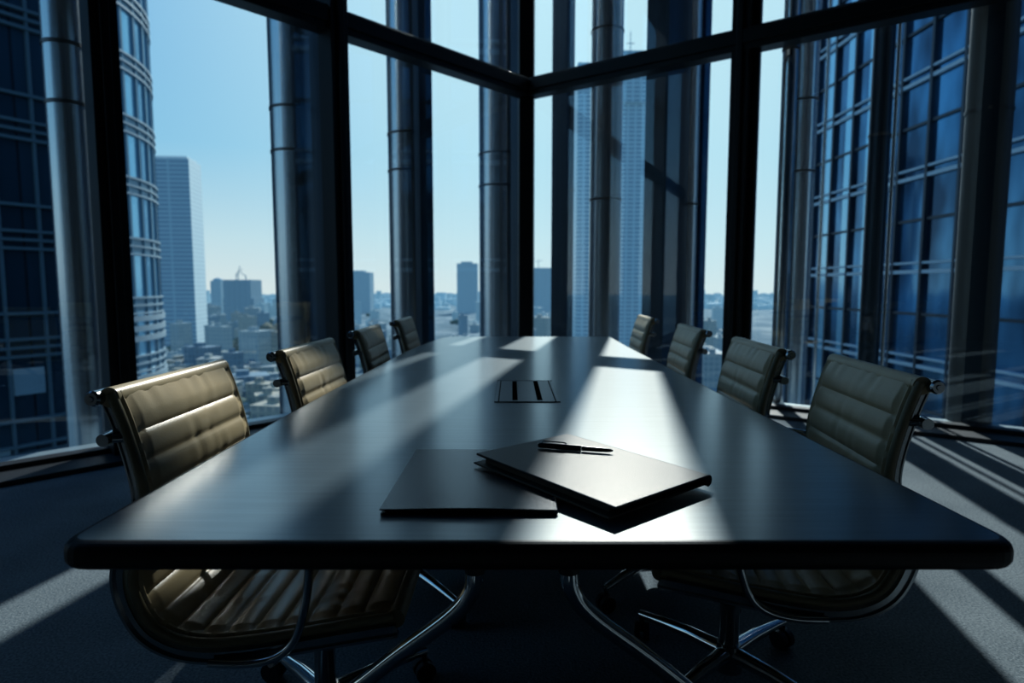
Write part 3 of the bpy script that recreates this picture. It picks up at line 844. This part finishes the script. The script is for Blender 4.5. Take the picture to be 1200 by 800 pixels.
for i, p in enumerate(fo_):
    if i % 2 == 0:
        a = face[max(0, i-1)]; b = face[min(len(face)-1, i+1)]; d = unit(b[0]-a[0], b[1]-a[1]); obox(bm, p, d, .16, .2, 0, 96)
obj('facade_mullions', bm, M['bt_dark'], BT)
bm = bmesh.new()
for i, p in enumerate(ring_off(.03)[:-1]):
    if i in (28, 36, 38, 40, 42, 44, 46): 
        q = ring_off(.03)[i+1]; d = unit(q[0]-p[0], q[1]-p[1]); obox(bm, ((p[0]+q[0])/2, (p[1]+q[1])/2), d, .75, .04, 0, 96)
obj('pale_glazing_strips', bm, M['bt_light'], BT)

# ------------------------------------------------------------ city far below
bm = bmesh.new()
n = 48; rad = 4300
vs = [bm.verts.new((rad*math.cos(2*math.pi*k/n), rad*math.sin(2*math.pi*k/n), 0)) for k in range(n)]
bm.faces.new(vs)
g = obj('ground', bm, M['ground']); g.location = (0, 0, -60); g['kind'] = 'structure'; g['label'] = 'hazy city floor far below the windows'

def haze_mats(prefix, wall, wa, wb, levels=3):  # distance haze painted in: colours pulled toward blue, plus emission
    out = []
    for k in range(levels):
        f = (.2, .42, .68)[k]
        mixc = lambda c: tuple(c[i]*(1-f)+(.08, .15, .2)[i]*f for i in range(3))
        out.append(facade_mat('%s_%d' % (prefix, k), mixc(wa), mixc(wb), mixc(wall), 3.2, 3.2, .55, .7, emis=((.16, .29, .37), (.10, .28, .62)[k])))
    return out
kinds = [
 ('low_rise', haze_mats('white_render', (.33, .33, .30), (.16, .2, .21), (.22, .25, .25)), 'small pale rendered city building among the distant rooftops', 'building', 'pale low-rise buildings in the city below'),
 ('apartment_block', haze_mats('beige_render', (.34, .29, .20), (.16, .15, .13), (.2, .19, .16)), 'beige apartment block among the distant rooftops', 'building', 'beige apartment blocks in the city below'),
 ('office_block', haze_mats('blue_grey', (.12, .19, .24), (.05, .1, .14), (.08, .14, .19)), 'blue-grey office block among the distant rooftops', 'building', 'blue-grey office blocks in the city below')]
rr = random.Random(21)
protos = {}
def city_block(ki, hazek, w, d, h, x, y, rz):
    name, mats, lb, cat, grp = kinds[ki]
    key = (ki, hazek, round(w/4), round(h/5), round(d/4))
    if key not in protos:
        bm = bmesh.new(); W, D, H = max(1, round(w/4))*4, max(1, round(d/4))*4, max(1, round(h/5))*5
        box(bm, -W/2, W/2, -D/2, D/2, 0, H)
        box(bm, -W/2-.3, W/2+.3, -D/2-.3, D/2+.3, H, H+.7)
        box(bm, -W*.25, W*.05, -D*.2, D*.15, H+.7, H+3.2)
        me = bpy.data.meshes.new(name); bmesh.ops.recalc_face_normals(bm, faces=bm.faces); bm.to_mesh(me); bm.free(); me.materials.append(mats[hazek]); protos[key] = me
    o = bpy.data.objects.new(name, protos[key]); link(o); o.location = (x, y, -60); o.rotation_euler = (0, 0, rz)
    tag(o, lb, cat, grp); return o
placed = []
def free(x, y, r):
    for a, b, c in placed:
        if (a-x)**2+(b-y)**2 < (r+c)**2: return False
    for a, b, c in ((-296, 555, 45), (88, 520, 55), (-38, 42, 30), (22, 15, 45), (-27, 20, 30), (-208, 530, 40)):
        if (a-x)**2+(b-y)**2 < (r+c)**2: return False
    return True
sectors = [(-31.5, -20, .78), (-15.5, -9.5, .10), (-5.5, -2.5, .05), (1.5, 4.0, .04), (17.0, 19.8, .03)]
cnt = 0; tries = 0
while cnt < 330 and tries < 16000:
    tries += 1
    q = rr.random(); acc = 0
    for a0, a1, wgt in sectors:
        acc += wgt
        if q <= acc: break
    az = R(rr.uniform(a0, a1))
    inv = rr.uniform(1/1500, 1/215); Y = 1/inv
    x = Y*math.tan(az); w = rr.choice((6, 8, 8, 10, 12, 14, 16, 20))*rr.uniform(.9, 1.1); d = rr.uniform(6, 16)
    h = rr.choice((6, 7, 9, 9, 12, 12, 15, 22, 28)) * (1.0 if Y < 700 else 1.25)
    if Y < 330: h = min(h, 16)
    if not free(x, Y, .52*max(w, d)): continue
    placed.append((x, Y, .52*max(w, d)))
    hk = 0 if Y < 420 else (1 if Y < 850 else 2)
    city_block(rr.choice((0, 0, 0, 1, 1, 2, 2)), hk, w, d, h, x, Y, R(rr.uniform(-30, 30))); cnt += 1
# uncounted far rooftops: one object
M['far'] = P('far_rooftops', (.22, .30, .34), .8, emis=((.15, .28, .36), .75), noise=(.02, .6, (1, 1, 1)))  # blue emission stands in for haze over the roofs
bm = bmesh.new()
for _ in range(1900):
    Y = rr.uniform(1560, 3900); az = R(rr.uniform(-38, 26)); x = Y*math.tan(az)
    w = rr.uniform(12, 40); h = rr.uniform(5, 18) if rr.random() < .93 else rr.uniform(20, 42); box(bm, x-w/2, x+w/2, Y, Y+w, 0, h)
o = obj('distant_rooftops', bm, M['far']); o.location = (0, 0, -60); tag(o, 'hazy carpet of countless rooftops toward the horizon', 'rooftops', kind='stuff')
bm = bmesh.new()
M['trees'] = P('hazy_tree_crowns', (.035, .06, .04), .9, emis=((.08, .16, .19), .3), noise=(.2, .4, (1, 1, 1)))  # haze over the crowns painted as weak emission
for _ in range(420):
    Y = 1/rr.uniform(1/1300, 1/215); az = R(rr.uniform(-32, -19) if rr.random() < .8 else rr.uniform(-16, 20)); x = Y*math.tan(az)
    s = rr.uniform(3, 7)
    bmesh.ops.create_icosphere(bm, subdivisions=1, radius=s, matrix=Matrix.Translation((x, Y, s*.7)) @ Matrix.Diagonal((1.3, 1.3, .8, 1)))
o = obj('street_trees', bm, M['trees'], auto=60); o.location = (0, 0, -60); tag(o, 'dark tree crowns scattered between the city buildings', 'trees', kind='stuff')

# a few buildings that stand out
def hazy(c, e): return facade_mat('hazy_tower', tuple(v*.7 for v in c), tuple(v*.8 for v in c), c, 8, 4, 1.2, .7, emis=((.14, .26, .34), e))  # emission paints the haze onto these far walls
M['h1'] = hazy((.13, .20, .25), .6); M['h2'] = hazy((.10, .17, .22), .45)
def lone(name, label, x, y, w, d, h, mat, extra=None):
    t = thing(name, label, 'building', (x, y, -60))
    bm = bmesh.new(); box(bm, -w/2, w/2, 0, d, 0, h); obj('tower_block', bm, mat, t)
    if extra == 'cranes':
        bm = bmesh.new(); box(bm, -w/2-2, w/2+3, 2, d, 0, h*.62); obj('podium', bm, mat, t)
        for sx, hh, lean in ((-.05, 16, 9), (.3, 11, -8), (.02, 20, 3)):
            bm = bmesh.new(); cyl(bm, (sx*w, 4, h), (sx*w, 4, h+hh*.6), .7, n=6); cyl(bm, (sx*w, 4, h+hh*.5), (sx*w+lean, 4, h+hh), .5, n=6); obj('roof_crane', bm, mat, t)
    elif extra == 'dome':
        bm = bmesh.new(); bmesh.ops.create_uvsphere(bm, u_segments=24, v_segments=12, radius=w/2, matrix=Matrix.Translation((0, d/2, h)) @ Matrix.Diagonal((1, 1, .6, 1))); obj('rounded_top', bm, mat, t, auto=40)
    elif extra == 'mast':
        bm = bmesh.new(); cyl(bm, (-w*.2, 4, h), (-w*.2, 4, h+20), .7, .3, n=6); cyl(bm, (-w*.2-8, 4, h+14), (-w*.2+10, 4, h+17), .5, n=6); obj('roof_crane', bm, mat, t)
    elif extra == 'cap':
        bm = bmesh.new(); box(bm, -w*.3, w*.25, 2, d*.7, h, h+4); obj('plant_room', bm, mat, t)
    return t
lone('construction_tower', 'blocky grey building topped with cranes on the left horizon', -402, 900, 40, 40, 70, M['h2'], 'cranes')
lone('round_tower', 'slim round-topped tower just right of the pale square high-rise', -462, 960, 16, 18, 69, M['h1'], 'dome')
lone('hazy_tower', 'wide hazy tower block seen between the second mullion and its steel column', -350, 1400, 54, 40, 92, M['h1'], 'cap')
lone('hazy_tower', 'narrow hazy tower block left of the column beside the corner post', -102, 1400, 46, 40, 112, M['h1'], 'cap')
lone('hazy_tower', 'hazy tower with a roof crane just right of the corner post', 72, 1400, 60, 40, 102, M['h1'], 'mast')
# dark green domed park hill
bm = bmesh.new(); rr2 = random.Random(2)
for _ in range(90):
    a = rr2.uniform(0, 6.28); q = rr2.random()**.5; s = rr2.uniform(5, 9)
    bmesh.ops.create_icosphere(bm, subdivisions=1, radius=s, matrix=Matrix.Translation((34*q*math.cos(a), 26*q*math.sin(a), 19*(1-q*q)+3)))
M['hill'] = P('brown_green_trees', (.075, .085, .06), .9, emis=((.08, .12, .13), .3), noise=(.15, .4, (1, 1, 1)))  # tree colours with a little painted haze from emission
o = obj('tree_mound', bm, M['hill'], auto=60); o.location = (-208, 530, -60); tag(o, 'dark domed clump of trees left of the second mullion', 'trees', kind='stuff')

# ------------------------------------------------------------ sky and sun
w = bpy.data.worlds.new('sky'); S.world = w; w.use_nodes = True
nt = w.node_tree; nt.nodes.clear()
out = nt.nodes.new('ShaderNodeOutputWorld'); bg = nt.nodes.new('ShaderNodeBackground')
tc = nt.nodes.new('ShaderNodeTexCoord'); sp = nt.nodes.new('ShaderNodeSeparateXYZ')
nt.links.new(tc.outputs['Generated'], sp.inputs[0])
cr = nt.nodes.new('ShaderNodeValToRGB'); e = cr.color_ramp.elements
e[0].position = 0; e[0].color = (.88, .94, .92, 1)
e[1].position = 1; e[1].color = (.07, .28, .70, 1)
for pos, c in ((.07, (.72, .89, .94)), (.20, (.36, .68, .91)), (.42, (.19, .49, .84))):
    q = e.new(pos); q.color = (*c, 1)
nt.links.new(sp.outputs[2], cr.inputs[0])
SAZ, SEL = R(11.0), R(36)
sund = Vector((math.sin(SAZ)*math.cos(SEL), math.cos(SAZ)*math.cos(SEL), math.sin(SEL)))
dt = nt.nodes.new('ShaderNodeVectorMath'); dt.operation = 'DOT_PRODUCT'; dt.inputs[1].default_value = sund
nt.links.new(tc.outputs['Generated'], dt.inputs[0])
mr = nt.nodes.new('ShaderNodeMapRange'); mr.interpolation_type = 'SMOOTHSTEP'
mr.inputs['From Min'].default_value = .66; mr.inputs['From Max'].default_value = 1.0; mr.inputs['To Min'].default_value = 0; mr.inputs['To Max'].default_value = .85
nt.links.new(dt.outputs['Value'], mr.inputs['Value'])
mx = nt.nodes.new('ShaderNodeMix'); mx.data_type = 'RGBA'; mx.inputs['B'].default_value = (.80, 1.05, 1.10, 1)
nt.links.new(mr.outputs[0], mx.inputs['Factor']); nt.links.new(cr.outputs[0], mx.inputs['A'])
nt.links.new(mx.outputs['Result'], bg.inputs[0]); bg.inputs[1].default_value = 1.0
nt.links.new(bg.outputs[0], out.inputs[0])
sl = bpy.data.lights.new('sun', 'SUN'); sl.energy = 6.0; sl.angle = R(.55); sl.color = (1.0, .95, .86)
so = bpy.data.objects.new('sun', sl); link(so); so.rotation_euler = (-sund).to_track_quat('-Z', 'Y').to_euler(); so.location = sund*50

# ------------------------------------------------------------ camera
cam = bpy.data.cameras.new('camera'); co = bpy.data.objects.new('camera', cam); link(co)
cam.sensor_width = 36; cam.lens = 719/1200*36; cam.clip_end = 9000; cam.clip_start = .02
co.location = (0, 0, 1.07); co.rotation_euler = (R(90)-math.atan(65/719), 0, 0)
cam.dof.use_dof = True; cam.dof.focus_distance = 1.25; cam.dof.aperture_fstop = 3.4
S.camera = co
S.view_settings.view_transform = 'Standard'; S.view_settings.look = 'None'
S.view_settings.exposure = 0.0
S.view_settings.gamma = 0.92
S.view_settings.use_curve_mapping = True
cm = S.view_settings.curve_mapping
for ch, y in ((0, .234), (1, .252), (2, .272)):
    cm.curves[ch].points.new(.25, y)
cm.update()
